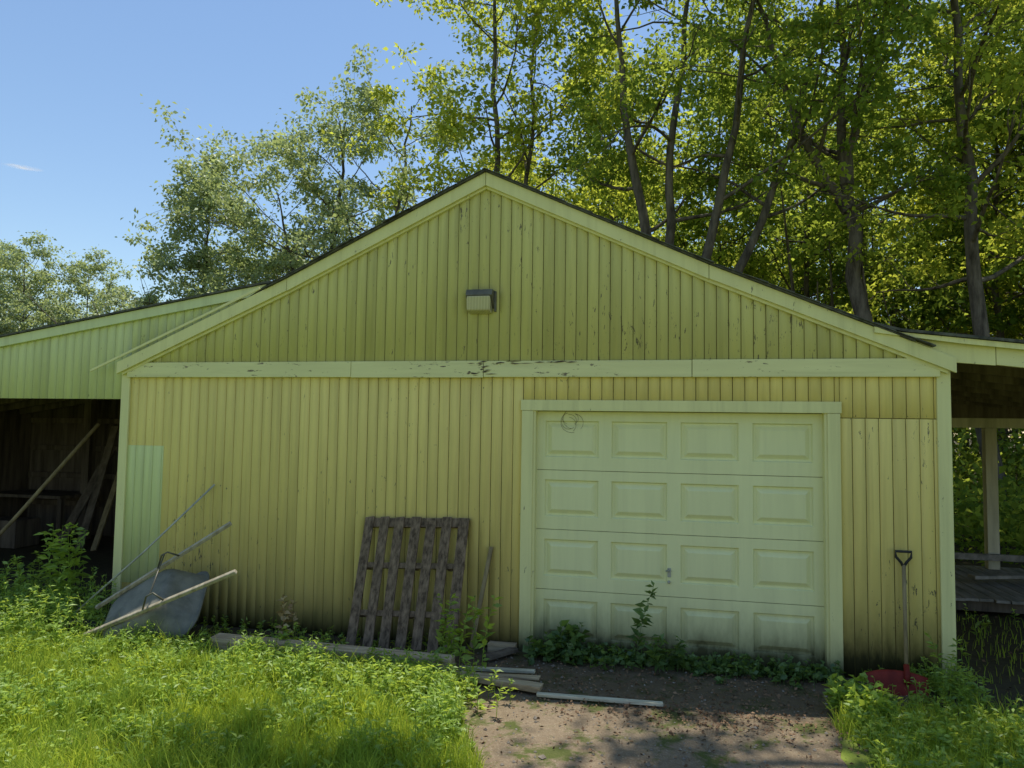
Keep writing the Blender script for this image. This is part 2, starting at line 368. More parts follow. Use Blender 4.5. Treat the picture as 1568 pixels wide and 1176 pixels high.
beam('leaning_plank_3',(-7.7,3.2,0),(-7.6,4.1,1.5),.16,.03,m_darkwood,S,up=(0,-1,0))
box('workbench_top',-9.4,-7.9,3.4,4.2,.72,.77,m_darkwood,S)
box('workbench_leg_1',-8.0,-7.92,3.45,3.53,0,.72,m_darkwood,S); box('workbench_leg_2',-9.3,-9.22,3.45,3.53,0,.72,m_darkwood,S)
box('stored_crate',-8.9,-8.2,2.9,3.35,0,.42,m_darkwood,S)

# ------------------------------------------------------------------ right porch
Pp=empty('open_porch')
def zr(x): return 2.80-.12*(x-3.5)
prism('porch_roof',[(3.3,ztop(3.3)+.03),(3.5,zr(3.5)+.022),(8.1,zr(8.1)+.022),(8.1,zr(8.1)),(3.5,zr(3.5)),(3.3,ztop(3.3)+.018)],-.13,5.4,m_shingle,Pp)
prism('roof_deck',[(3.9,zr(3.9)-.004),(8.05,zr(8.05)-.004),(8.05,zr(8.05)-.03),(3.9,zr(3.9)-.03)],-.05,5.35,m_darkwood,Pp)
prism('porch_fascia_1',[(3.45,2.765),(3.5,zr(3.5)-.004),(4.195,zr(4.195)-.004),(4.195,zr(4.195)-.19),(HW+.0,zr(HW)-.20),(3.45,2.66)],-.052,-.024,m_trim,Pp,.002)
prism('porch_fascia_2',[(4.2,zr(4.2)-.004),(8.1,zr(8.1)-.004),(8.1,zr(8.1)-.185),(4.2,zr(4.2)-.185)],-.054,-.024,m_trimh,Pp,.003)
prism('porch_fascia_upper',[(3.30,ztop(3.3)-.002),(3.5,zr(3.5)-.006),(8.1,zr(8.1)-.006),(8.1,zr(8.1)-.055),(HW+.05,zr(HW)-.055),(3.30,ztop(3.3)-.05)],-.108,-.088,m_trim,Pp)
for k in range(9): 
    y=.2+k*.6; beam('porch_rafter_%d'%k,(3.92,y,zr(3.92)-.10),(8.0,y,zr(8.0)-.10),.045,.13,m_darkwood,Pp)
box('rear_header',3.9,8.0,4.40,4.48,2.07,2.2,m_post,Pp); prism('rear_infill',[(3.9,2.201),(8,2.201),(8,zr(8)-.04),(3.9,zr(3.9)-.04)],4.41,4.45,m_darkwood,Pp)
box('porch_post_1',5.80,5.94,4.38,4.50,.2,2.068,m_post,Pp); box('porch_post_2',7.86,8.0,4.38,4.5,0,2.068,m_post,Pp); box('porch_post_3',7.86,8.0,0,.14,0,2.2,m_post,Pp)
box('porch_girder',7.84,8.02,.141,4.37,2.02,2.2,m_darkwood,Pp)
for k in range(16): 
    box('deck_board_%d'%k,3.95+k*.145,4.085+k*.145,2.4+random.uniform(-.03,.03),4.6,.17,.2,m_deck,Pp)
box('deck_joist_front',3.95,6.25,2.5,2.56,.05,.168,m_darkwood,Pp); box('deck_joist_rear',3.95,6.25,4.3,4.36,.05,.168,m_darkwood,Pp)
box('porch_rail',5.0,8.0,4.2,4.26,.34,.42,m_deck,Pp)
beam('porch_rail_plank',(5.2,3.3,.28),(7.6,3.9,.33),.14,.04,m_deck,Pp)

# ------------------------------------------------------------------ pallet
PL=empty('wooden_pallet')
foot=Vector((-.58,-.50,.07)); top=Vector((-.62,-.04,1.14)); dl=(top-foot); Lp=dl.length; dl.normalize()
nrm=Vector((0,-1,0)); nrm=(nrm-dl*nrm.dot(dl)).normalized(); sx=dl.cross(nrm).normalized()
if sx.x<0: sx=-sx
def pp(u,v,w): return foot+sx*u+dl*v+nrm*w
nb=7
for i in range(nb):
    u=-.455+i*.91/(nb-1); w=.092+random.uniform(-.006,.006)
    beam('deck_slat_%d'%(i+1),pp(u+random.uniform(-.01,.01),-.03*random.random(),.0),pp(u+random.uniform(-.01,.01),Lp-.02*random.random(),.0),w,.018,m_pallet,PL,up=nrm,bevel=.003,jit=.006)
for i,v in enumerate((.30,.72,Lp-.05)):
    beam('cross_runner_%d'%(i+1),pp(-.5,v,-.03),pp(.5,v,-.03),.085 if i==2 else .05,.036,m_pallet,PL,up=nrm)
for i,v in enumerate((.30,.72,Lp-.05)):
    for u in (-.4,0,.4): beam('spacer_%d_%d'%(i,int(u*10)),pp(u-.06,v,-.068),pp(u+.06,v,-.068),.06,.036,m_pallet,PL,up=nrm)
TB=empty('landscape_timber')
beam('timber',(-2.15,-.80,.08),(.02,-.90,.095),.15,.16,m_timber,TB,bevel=.01,jit=.01)
beam('timber_back',(-2.0,-.55,.05),(-1.2,-.62,.06),.12,.07,m_timber,TB,bevel=.008)
SP=empty('scrap_lumber')
beam('plank_1',(.0,-.66,.02),(.62,-.63,.035),.05,.022,m_lumber,SP,jit=.006)
beam('plank_2',(.08,-.90,.05),(.74,-1.0,.04),.10,.045,m_timber,SP,jit=.008)
beam('plank_3',(.72,-1.07,.02),(1.63,-1.03,.02),.045,.022,m_lumber,SP,jit=.004)
beam('plank_4',(-.05,-.80,.02),(.70,-.84,.06),.06,.02,m_timber,SP,jit=.004)
beam('plank_5',(.15,-.40,.03),(.35,-.12,.04),.09,.03,m_darkwood,SP,jit=.004)
box('door_sill_block',.10,.35,-.12,-.03,-.01,.07,m_timber,SP)

T=empty('garden_shovel')
ft=Vector((3.46,-.22,.08)); gt=Vector((3.50,-.055,.93))
tube('shaft',[ft,gt],.015,m_tool,T)
tube('grip_ring',[gt+Vector((0,0,-.02)),gt+Vector((-.02,0,.02)),gt+Vector((-.055,0,.06)),gt+Vector((-.058,0,.105)),gt+Vector((.058,0,.105)),gt+Vector((.055,0,.06)),gt+Vector((.02,0,.02)),gt+Vector((0,0,-.02))],.011,m_black,T)
bm=bmesh.new(); g=[]
for i in range(9):
    row=[]
    for j in range(7):
        u=-1+2*i/8; v=j/6
        row.append(bm.verts.new((3.36+u*(.20+.015*v),-.33+.08*v-.07*abs(u)**3,-.03+.19*v-.02*u*u*v)))
    g.append(row)
for i in range(8):
    for j in range(6): bm.faces.new((g[i][j],g[i+1][j],g[i+1][j+1],g[i][j+1]))
me=bpy.data.meshes.new('blade'); bm.to_mesh(me); bm.free(); me.materials.append(m_red); o=link(bpy.data.objects.new('red_blade',me),T)
sm=o.modifiers.new('s','SOLIDIFY'); sm.thickness=.012
for pl in me.polygons: pl.use_smooth=True
tube('blade_socket',[(3.44,-.31,.08),(3.455,-.235,.2)],.022,m_red,T)
T2=empty('wooden_stake'); beam('stake',(-.02,-.22,.05),(.10,-.03,.90),.035,.03,m_tool,T2,up=(0,-1,0))
T3=empty('long_pole'); tube('pole',[(-3.80,-.55,.18),(-3.3,-.30,.72),(-2.74,-.03,1.37)],.009,m_metal,T3)

# wheelbarrow (tipped over, underside towards the drive, handles to the right)
WB=empty('wheelbarrow')
fwd=Vector((-.86,-.06,-.46)).normalized(); Nn=Vector((-.36,-.62,.66)); Nn=(Nn-fwd*Nn.dot(fwd)).normalized()
lat=fwd.cross(Nn).normalized(); O=Vector((-2.98,-.72,.40)); KS=1.15
def wp(a,b,c): return O+(fwd*a+lat*b-Nn*c)*KS
def tray_ring(c,x0,x1,w0,w1,r,n=6):
    pts=[]; cs=[(x1-r,w1-r,0),(x0+r,w0-r,90),(x0+r,-(w0-r),180),(x1-r,-(w1-r),270)]
    for cx,cy,a0 in cs:
        for k in range(n):
            th=R(a0+90*k/(n-1)); pts.append((cx+r*math.cos(th),cy+r*math.sin(th),c))
    return pts
rings=[tray_ring(0,-.22,.28,.19,.17,.10),tray_ring(.02,-.255,.325,.23,.21,.12),tray_ring(.05,-.275,.35,.25,.23,.13),tray_ring(.27,-.36,.48,.32,.31,.15),tray_ring(.28,-.39,.51,.345,.335,.16),tray_ring(.265,-.395,.515,.35,.34,.16)]
V=[];F=[];n=len(rings[0])
for rr in rings: V+= [wp(*q) for q in rr]
for k in range(len(rings)-1):
    for i in range(n): F.append((k*n+i,k*n+(i+1)%n,(k+1)*n+(i+1)%n,(k+1)*n+i))
F.append(tuple(range(n)))
o=mesh_py('tray',V,F,m_wb,WB); s_=o.modifiers.new('s','SOLIDIFY'); s_.thickness=.004
for pl in o.data.polygons: pl.use_smooth=True
o.data.polygons[len(o.data.polygons)-1].use_smooth=False
for sgn in (-1,1):
    beam('handle_%d'%(1 if sgn>0 else 2),wp(.45,sgn*.14,-.02),wp(-.80 if sgn>0 else -.98,sgn*.33,-.02),.034,.034,m_pole,WB,up=Nn,bevel=.006)
    tube('leg_%d'%(1 if sgn>0 else 2),[wp(-.12,sgn*.22,-.02),wp(-.24,sgn*.22,-.12),wp(-.30,sgn*.22,-.12),wp(-.33,sgn*.24,-.03)],.008,m_bronze,WB)
tube('leg_brace',[wp(-.27,-.22,-.12),wp(-.27,.22,-.12)],.007,m_bronze,WB)
th=np.linspace(0,2*np.pi,25); P=[tuple(wp(.60+.14*math.cos(t),0,.06+.14*math.sin(t))) for t in th]
V,F=tube_arr(P,[.035]*25,8); mesh_quads('wheel_tyre',V,F,m_rubber,WB,True)
tube('wheel_hub',[wp(.60,-.07,.06),wp(.60,.07,.06)],.05,m_metal,WB)

# ------------------------------------------------------------------ ground
gm,nt,out=mat_new('ground_soil_grass')
n1=noise(nt,pos(nt),.35,4,.6); n2=noise(nt,pos(nt),9,5,.7); n3=noise(nt,pos(nt),45,3,.7)
grn=mix(nt,n2,(.14,.19,.03),(.27,.34,.06)); soil=mix(nt,n3,(.08,.06,.035),(.20,.155,.10))
c=mix(nt,ramp(nt,math_(nt,'ADD',math_(nt,'MULTIPLY',n1,.6),math_(nt,'MULTIPLY',n2,.4)),[(.50,0.),(.66,1.)]),grn,soil)
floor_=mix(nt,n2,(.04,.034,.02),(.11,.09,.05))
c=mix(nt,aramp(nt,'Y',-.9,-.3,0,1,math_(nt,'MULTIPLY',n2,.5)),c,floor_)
finish(nt,out,c,.95,n2,.6,.04,.1)
Gd=mesh_quads('ground',[(-300,-300,-.012),(300,-300,-.012),(300,400,-.012),(-300,400,-.012)],[(0,1,2,3)],gm)
dm,nt,out=mat_new('driveway_dirt')
n1=noise(nt,pos(nt),1.6,5,.65,.3); n2=noise(nt,pos(nt),22,5,.75); n3=noise(nt,pos(nt),90,3,.8)
c=mix(nt,n1,(.17,.12,.075),(.42,.325,.22)); c=mix(nt,ramp(nt,n2,[(.35,0.),(.7,1.)]),mix(nt,.35,c,(.07,.05,.03)),c)
c=mix(nt,ramp(nt,n3,[(.55,0.),(.7,1.)]),c,(.43,.36,.26))
moss=noise(nt,pos(nt),3.3,5,.7); c=mix(nt,ramp(nt,moss,[(.51,0.),(.60,.85)]),c,(.08,.11,.02))
c=mix(nt,math_(nt,'MULTIPLY',aramp(nt,'Y',-1.1,-.55,0,1,math_(nt,'MULTIPLY',n1,.4)),.65),c,(.08,.06,.035))  # building's shadow along the wall painted into the dirt colour
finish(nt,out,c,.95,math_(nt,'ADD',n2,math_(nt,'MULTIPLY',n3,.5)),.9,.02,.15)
lx=[(-.35,.3),(-.3,-.3),(-.15,-1.0),(.1,-1.25),(.3,-1.6),(.6,-2.2),(.8,-3.),(1.0,-5),(1.1,-9),(1.2,-30)]
rx=[(4.0,.3),(4.0,-.3),(3.1,-.75),(2.78,-1.0),(2.68,-1.8),(2.75,-2.4),(3.0,-3.5),(3.4,-5),(3.7,-9),(4,-30)]
def densify(P):
    o=[]
    for a,b in zip(P,P[1:]):
        k=max(2,int(math.dist(a,b)/.08)) if a[1]>-6 else 4
        for i in range(k): t=i/k; o.append((a[0]+(b[0]-a[0])*t+random.uniform(-.025,.025),a[1]+(b[1]-a[1])*t))
    return o+[P[-1]]
poly=densify(lx)+densify(rx)[::-1]
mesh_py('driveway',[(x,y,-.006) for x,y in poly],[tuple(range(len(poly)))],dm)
Vs=[];Fs=[]
for k in range(900):
    x=random.uniform(-.2,3.6); y=random.uniform(-3.2,-.1); r=random.uniform(.004,.014)*(1 if random.random()<.95 else 2)
    c=np.array([x,y,r*.2-.006]); v=np.array([[1,0,0],[0,1,0],[-1,0,0],[0,-1,0],[0,0,.8]])*r*rng.uniform(.6,1.2,(5,3))+c
    b=len(Vs); Vs+=v.tolist(); Fs+=[(b,b+1,b+4),(b+1,b+2,b+4),(b+2,b+3,b+4),(b+3,b,b+4)]
me=bpy.data.meshes.new('gravel'); me.from_pydata(Vs,[],Fs); me.materials.append(m_stone); link(bpy.data.objects.new('gravel',me))
n=2200; c=np.stack([rng.uniform(-.2,3.7,n),-rng.gamma(2.2,.42,n)-.05,rng.uniform(-.004,.012,n)],1)
cl=rng.normal([1.9,-1.15,0.],[.5,.16,.0],(800,3)); cl[:,2]=rng.uniform(0,.02,800); c=np.concatenate([c,cl])
e_=np.stack([rng.uniform(3.9,9,2500),rng.uniform(-.8,8,2500),rng.uniform(-.01,.01,2500)],1); c=np.concatenate([c,e_])
d=rng.normal(size=(len(c),3)); d[:,2]*=.25; s_=rng.uniform(.012,.038,len(c)); V,F=leaves(c,d,s_,s_*.6,rng); mesh_quads('fallen_leaves',V,F,m_litter)

# ------------------------------------------------------------------ grass
EX=[-8,-5,-4.3,-3.6,-2.4,-1.,.0,.25,.6,.8]; EY=[.0,-.1,-.25,-.55,-.85,-.98,-1.02,-1.5,-2.2,-3.]
def in_grass(x,y): return (y<np.interp(x,EX,EY))&(x<.8)
def grass_patch(x,y,hmin,hmax,w,rg,lean=.5):
    n=len(x); h=rg.uniform(hmin,hmax,n)*np.where(rg.random(n)<.08,1.6,1); a=rg.uniform(0,2*np.pi,n); l=rg.uniform(.1,lean,n)*h
    dx,dy=np.cos(a),np.sin(a)
    a2=rg.uniform(0,2*np.pi,n); sx_=np.cos(a2)*w/2; sy_=np.sin(a2)*w/2
    z=-.01
    def pt(k,hh,ll,ww): return [np.stack([x+dx*ll+ww*k*sx_,y+dy*ll+ww*k*sy_,z+hh],1)]
    V=np.stack(pt(-1,0*h,0*l,1)+pt(1,0*h,0*l,1)+pt(1,h*.6,l*.35,.8)+pt(-1,h*.6,l*.35,.8)+pt(1,h*.95,l,.12)+pt(-1,h*.95,l,.12),1).reshape(-1,3)
    b=np.arange(n)[:,None]*6; F=np.concatenate([b+np.array([[0,1,2,3]]),b+np.array([[3,2,4,5]])],0)
    return V,F
A=Acc()
n=200000; x=rng.uniform(-7.5,.9,n); y=rng.uniform(-4.2,.1,n); clump=np.sin(x*5+np.sin(y*4)*2)*np.sin(y*6+x)*.5+.5
k=in_grass(x,y)&(rng.random(n)<.45+.55*clump); V,F=grass_patch(x[k],y[k],.03,.12,.006,rng,1.0); A.add(V,F)
n=32000; tx=rng.uniform(-7,.5,360); ty=rng.uniform(-3.6,-.2,360); ti=rng.integers(0,360,n); x=tx[ti]+rng.normal(0,.05,n); y=ty[ti]+rng.normal(0,.05,n); k=in_grass(x,y); V,F=grass_patch(x[k],y[k],.10,.22,.006,rng,.8); A.add(V,F)
n=40000; x=rng.uniform(2.6,6.0,n); y=rng.uniform(-3.2,-.7,n); k=(x>2.85+.1*np.sin(y*7)+np.where(y>-.9,(y+.9)*2.5,0)); V,F=grass_patch(x[k],y[k],.04,.16,.006,rng,.8); A.add(V,F)
n=1800; x=rng.uniform(3.95,9,n); y=rng.uniform(-.6,2.3,n); V,F=grass_patch(x,y,.03,.12,.008,rng); A.add(V,F)
n=30; 
A.obj('grass',m_grass)

# ------------------------------------------------------------------ weeds
def weeds(A,x,y,h,rg,nl=14,ls=.06,asp=.32,z0=-.01,m=0):
    a=rg.uniform(0,2*np.pi); lean=rg.uniform(0,.25)*h
    t=np.linspace(0,1,5); P=np.stack([x+np.cos(a)*lean*t**2,y+np.sin(a)*lean*t**2,z0+h*t],1)
    V,F=tube_arr(P,[.003,.0028,.0024,.002,.001],3); A.add(V,F,m)
    tt=rg.uniform(.2,1,nl); c=np.stack([np.interp(tt,t,P[:,i]) for i in range(3)],1)
    d=rg.normal(size=(nl,3)); d[:,2]=rg.uniform(-.1,.8,nl); 
    s=ls*rg.uniform(.6,1.25,nl)*(1.15-.5*tt)
    V,F=leaves(c,d,s,s*asp,rg,.6); A.add(V,F,m)
A=Acc()
def edge_y(x): return float(np.interp(x,EX,EY))
for k in range(1900):
    x=random.uniform(-6.4,.35); y=edge_y(x)-abs(random.gauss(0,.34))-.02
    cl_=.7+.5*math.sin(x*3.1+1)*math.sin(x*7.3)
    hh=random.uniform(.10,.30)*(1.3 if x<-3.4 else (.75 if x<-2.2 else 1.))*cl_
    if x>-.0 : hh*=.7
    weeds(A,x,y,hh+.04,rng,12,.07,.28)
for k in range(500):
    x=random.uniform(-7,-3.45); y=random.uniform(-1.1,.05); 
    if y> -.25 and x>-3.9: continue
    weeds(A,x,y,random.uniform(.2,.52),rng,16,.08,.26)
for k in range(1400):
    x=random.uniform(-5.5,.5); y=random.uniform(-3.4,-.9)
    if y>edge_y(x): continue
    weeds(A,x,y,random.uniform(.05,.16),rng,7,.06,.35)
for k in range(34):   # scattered taller clumps
    cx=random.uniform(-4.6,.1); cy=random.uniform(-2.6,-1.2)
    if cy>edge_y(cx)-.2: continue
    for q in range(12): weeds(A,random.gauss(cx,.08),random.gauss(cy,.08),random.uniform(.12,.26),rng,11,.07,.28)
for k in range(200):
    x=random.uniform(-3.4,-.1); y=random.uniform(-.75,-.08); weeds(A,x,y,random.uniform(.04,.18),rng,9,.05,.4)
for k in range(300):
    x=random.gauss(-.35,.3); y=random.gauss(-1.25,.14); weeds(A,x,y,random.uniform(.12,.26),rng,14,.07,.3)
A.obj('weeds',m_weed)
A=Acc()
for k in range(560):
    x=random.uniform(2.85,5.0); y=random.uniform(-2.2,-.78)
    if x<2.85+(y+1.0)*.8: continue
    weeds(A,x,y,random.uniform(.06,.18) if y>-1.2 and x<3.8 else random.uniform(.06,.24),rng,11,.07,.34)
for k in range(30):
    weeds(A,random.gauss(2.95,.09),random.gauss(-.85,.10),random.uniform(.12,.28),rng,12,.10,.6)
for k in range(70):
    weeds(A,random.uniform(3.60,3.95),random.uniform(-.6,-.08),random.uniform(.08,.3),rng,12,.06,.35)
for k in range(34):
    weeds(A,random.uniform(3.08,3.65),random.uniform(-.2,-.06) if k%2 else random.uniform(-.62,-.42),random.uniform(.06,.2),rng,10,.06,.35)
for k in range(70):
    weeds(A,random.uniform(4.0,7),random.uniform(-.6,2.2),random.uniform(.08,.25),rng,10,.07,.4)
for q in ((3.76,-.35,.46),(3.70,-.3,.5)): weeds(A,*q,rng,34,.08,.3)
A.obj('weeds.001',m_weed)
A=Acc()
for k in range(360):
    x=random.uniform(.5,3.0); y=-abs(random.gauss(0,.13))-.03; weeds(A,x,y,random.uniform(.03,.16),rng,6,.065,.75)
for k in range(34): weeds(A,random.gauss(.75,.11),random.gauss(-.14,.07),random.uniform(.1,.34),rng,7,.11,.85)
A.obj('ground_ivy',m_weedd)
def tallplant(name,x,y,h,n,ls,asp,mat,stems=1,sp=.05):
    A=Acc()
    for k in range(stems): weeds(A,x+random.gauss(0,sp),y+random.gauss(0,sp),h*random.uniform(.75,1),rng,n,ls,asp)
    A.obj(name,mat)
tallplant('tall_weed',1.40,-.22,.70,54,.11,.42,m_weedd)
tallplant('tall_weed',1.57,-.25,.36,30,.10,.42,m_weedd,2,.02)
tallplant('tall_weed',1.72,-.22,.28,24,.09,.42,m_weedd,2,.02)
tallplant('tall_weed',.06,-.72,.66,30,.10,.42,m_weed,6,.09)
tallplant('tall_weed',-4.22,-.22,1.05,44,.12,.38,m_weed,8,.13)
tallplant('tall_weed',-4.8,-.25,.65,30,.10,.36,m_weed,7,.15)
tallplant('dry_weed',-1.74,-.32,.45,18,.09,.6,m_dry,3,.06)
tallplant('tall_weed',-1.45,-.72,.28,22,.08,.5,m_weed,4,.05)

# ------------------------------------------------------------------ trees
def branch_path(p0,d,L,rg,n=6,up=.25,wob=.12):
    P=[np.array(p0,float)]; d=np.array(d,float); d/=np.linalg.norm(d)
    for i in range(n):
        d=d+rg.normal(0,wob,3)+np.array([0,0,up/n]); d/=np.linalg.norm(d); P.append(P[-1]+d*L/n)
    return np.array(P)
def make_tree(name,stems,crown_base,crown_r,nl1,rg,leafm,tips_leaves=85,leaf=.15,cl_r=.5,top_z=None,elev=(.15,.9),keepf=.6,flat=.5):
    A=Acc(); tips=[]; top_z=top_z or max(s[0][-1][2] for s in stems)
    for P,r0 in stems:
        P=np.array(P,float)
        t=np.linspace(0,1,len(P)); tt=np.linspace(0,1,16); Q=np.stack([np.interp(tt,t,P[:,i]) for i in range(3)],1)
        Q[1:-1]+=rg.normal(0,.05,(14,3))*np.array([1,1,.2])
        rr=r0*(1-.86*tt**.9); rr[0]*=1.25; V,F=tube_arr(Q,rr,9); A.add(V,F,0)
        zs=Q[:,2]; nb=max(3,int(nl1/len(stems)))
        for b in range(nb):
            zf=crown_base+(Q[-1,2]-crown_base)*((b+rg.random())/nb)
            if zf<Q[0,2]: continue
            p=np.array([np.interp(zf,zs,Q[:,i]) for i in range(3)]); rb=float(np.interp(zf,zs,rr))
            hfrac=(zf-crown_base)/(top_z-crown_base+1e-6); prof=math.sin(math.pi*min(1,max(.0,.22+.74*hfrac)))**.7
            L=crown_r*prof*rg.uniform(.5,1.15)+.4
            az=b*2.4+rg.uniform(-.5,.5); el=rg.uniform(*elev)*(0.5+.8*hfrac)
            d=[math.cos(az)*math.cos(el),math.sin(az)*math.cos(el),math.sin(el)]
            B=branch_path(p,d,L,rg,7,.3); rb1=min(rb*.5,.015+L*.014)
            V,F=tube_arr(B,np.linspace(rb1,.010,8),6); A.add(V,F,0)
            n2=max(3,int(L*1.8))
            for c in range(n2):
                f=rg.uniform(.25,1); p2=np.array([np.interp(f*7,np.arange(8),B[:,i]) for i in range(3)])
                base=(B[-1]-B[0]); base/=np.linalg.norm(base); d2=base+rg.normal(0,.75,3); d2[2]=d2[2]*.6+.15
                L2=L*rg.uniform(.2,.42)+.25; C=branch_path(p2,d2,L2,rg,4,.15,.2)
                V,F=tube_arr(C,np.linspace(max(.007,rb1*.35),.004,5),4); A.add(V,F,0)
                if rg.random()<keepf: tips.append(C[-1]); tips.append(C[2]+rg.normal(0,.15,3))
                for e in range(2):
                    if rg.random()>keepf: continue
                    d3=(C[-1]-C[0])+rg.normal(0,.6,3); D=branch_path(C[rg.integers(1,5)],d3,L2*.6+.2,rg,2,.1,.2)
                    V,F=tube_arr(D,[.006,.004,.003],3); A.add(V,F,0); tips.append(D[-1])
            tips.append(B[-1])
    tips=np.array(tips)
    nl=rg.poisson(tips_leaves*rg.uniform(.3,1.5,len(tips))); idx=np.repeat(np.arange(len(tips)),nl); n=len(idx)
    cr=cl_r*rg.uniform(.55,1.25,len(tips))
    off=rg.normal(0,.5,(n,3)); off[:,2]*=flat; off*=cr[idx][:,None]; c=tips[idx]+off
    d=off+rg.normal(0,.35,(n,3)); d[:,2]-=.12
    s=leaf*rg.uniform(.55,1.3,n); V,F=leaves(c,d,s,s*.62,rg,.3); A.add(V,F,1)
    o=A.obj(name,[m_bark,leafm]); return o
def rs(s): return np.random.default_rng(s)
bx,by=1.35,10.2
make_tree('unseen_dapple_oak',[([(bx,by,0),(bx,by,4.5),(bx-.35,by+.2,7.5),(bx-.9,by+.3,11),(bx-1.2,by+.6,15.5)],.20),
  ([(bx+.15,by,2),(bx+.2,by+.2,5),(bx+.3,by+.3,8),(bx+.7,by+.6,12),(bx+.9,by+.6,16.5)],.17),
  ([(bx+.25,by,2),(bx+.9,by-.1,5),(bx+1.7,by-.2,8.3),(bx+2.2,by,12),(bx+2.6,by,15.5)],.16),
  ([(bx+.3,by,1.5),(bx+1.6,by+.3,5),(bx+2.9,by+.5,8),(bx+3.7,by+.8,11.5),(bx+4.0,by+.8,14)],.15)],
  6.2,3.4,38,rs(11),m_leaf,64,.14,.44,keepf=.58)
bx,by=6.05,10.9
make_tree('unseen_dapple_oak',[([(bx,by,0),(bx-.1,by,3.5),(bx-.35,by,6.5),(bx-.5,by+.1,8.3),(bx-.45,by+.3,12),(bx-.1,by+.4,17.5)],.24),
  ([(bx-.4,by,7.0),(bx-1.0,by-.1,7.9),(bx-1.6,by-.2,9.3),(bx-2.3,by-.4,11.5),(bx-2.9,by-.6,14)],.14),
  ([(bx-.45,by,7.6),(bx-.2,by,9.5),(bx+.6,by,12),(bx+1.2,by,15)],.12)],
  6.8,3.6,34,rs(12),m_leaf,62,.14,.44,keepf=.58)
bx,by=8.15,10.4
make_tree('maple_tree',[([(bx,by,0),(bx-.1,by,4),(bx-.3,by,8),(bx-.55,by,12),(bx-.6,by,18)],.20)],4.8,3.4,30,rs(13),m_leaf2,58,.14,.46,keepf=.55)
make_tree('maple_tree',[([(-3.4,13.0,0),(-3.3,13,5),(-3.1,13,9),(-3.3,13,13),(-3.2,13,18.5)],.16),([(-3.3,13.,3),(-2.4,13.1,7),(-2.2,13.2,12),(-1.8,13.2,18)],.11)],5.0,3.1,44,rs(14),m_leaf2,60,.15,.46,keepf=.6)
make_tree('aspen_tree',[([(-9.4,15.8,0),(-9.3,15.8,4),(-9.5,15.8,8),(-9.2,15.8,12.4)],.2),([(-9.2,15.8,3),(-8.0,15.9,6),(-7.2,16,9.5),(-6.9,16,12.8)],.15),([(-9.4,15.8,3),(-10.4,15.7,5.5),(-11.1,15.6,8),(-11.6,15.6,10.0)],.12)],3.0,2.9,58,rs(15),m_leafg,62,.15,.46,keepf=.58)
make_tree('aspen_tree',[([(-15.0,16.5,0),(-15.1,16.5,4),(-14.9,16.5,7),(-14.9,16.5,10.8)],.14)],2.5,1.6,36,rs(16),m_leafg,70,.15,.42,keepf=.62)
make_tree('aspen_tree',[([(-13.0,17.5,0),(-12.8,17.5,4),(-12.7,17.5,7.6)],.13)],2.0,2.0,30,rs(17),m_leafg,60,.16,.46,keepf=.58)
A=Acc()
for q in range(9):
    r_=rs(100+q); P=branch_path((-16.8+r_.normal(0,.2),15.0,3.4),(r_.normal(-.7,.45),r_.normal(0,.2),1),r_.uniform(2.8,5.2),r_,6,.2,.14); V,F=tube_arr(P,np.linspace(.035,.006,7),5); A.add(V,F)
    for e in range(4):
        Q=branch_path(P[r_.integers(2,6)],(r_.normal(-.4,.6),r_.normal(0,.3),.8),1.2,r_,3,.2,.2); V,F=tube_arr(Q,[.012,.009,.006,.003],4); A.add(V,F)
V,F=tube_arr([(-16.8,15,0),(-16.8,15,1.8),(-16.8,15,3.6)],[.12,.09,.05],7); A.add(V,F)
A.obj('dead_tree',m_bark)
make_tree('unseen_dapple_oak',[([(9.4,3.2,0),(9.2,3.2,5),(8.2,3.2,9.5),(6.8,2.6,14)],.25),([(9.2,3.2,5),(7.2,2.4,9.4),(4.6,1.4,11.4),(2.4,.9,12.4)],.16),([(7.2,2.4,9.4),(4.5,1.8,11.8),(2,1.2,13.),(-.4,.9,13.6)],.10)],9.3,2.2,28,rs(18),m_leaf,56,.17,.40,elev=(.05,.6),keepf=.55)  # unseen tree added beside the view, limbs shaped to cast dappled shade

FR=empty('distant_forest')
var=[]
for i,(lm,h,cr) in enumerate(((m_leaf2,15,3.4),(m_leaf,16,3.8),(m_leafd,14,3.2),(m_leafg,11.5,3.6))):
    o=make_tree('forest_tree_%d'%i,[([(0,0,0),(.1,0,h*.3),(-.1,.1,h*.65),(0,0,h)],.15)],1.8,cr,34,rs(30+i),lm,54,.185,.5,keepf=.55); o.parent=FR; var.append(o)
def inst(i,x,y,s,rot):
    o=bpy.data.objects.new('forest_tree',var[i].data); o.location=(x,y,-.1); o.scale=(s,s,s*random.uniform(.92,1.08)); o.rotation_euler=(0,0,rot); link(o,FR)
var[0].location=(12.5,17,0); var[1].location=(3.5,21,0); var[2].location=(9,23,0); var[3].location=(-33.8,26.7,0); var[3].scale=(.9,.9,.95)
r_=random.Random(5)
spots=[(0,-.5,19,1.0),(1,6.2,19.5,1.0),(2,10.8,16.5,1.0),(1,16,20,1.1),(0,15,13.5,.9),(0,19,24,1.15),(1,24,20,1.1),(0,5,29,1.1),(2,11,31,1.1),(0,21,32,1.2),(1,28,29,1.2),(1,26,14,1.1),(0,13,25,1.05),(0,-4.5,24,.9),(1,-1,30,.95),(0,33,24,1.2),(2,19.5,17,.95),(1,12,12.5,.85),(0,36,30,1.3)]
for i,x,y,s in spots: inst(i,x,y,s,r_.uniform(0,6.28))
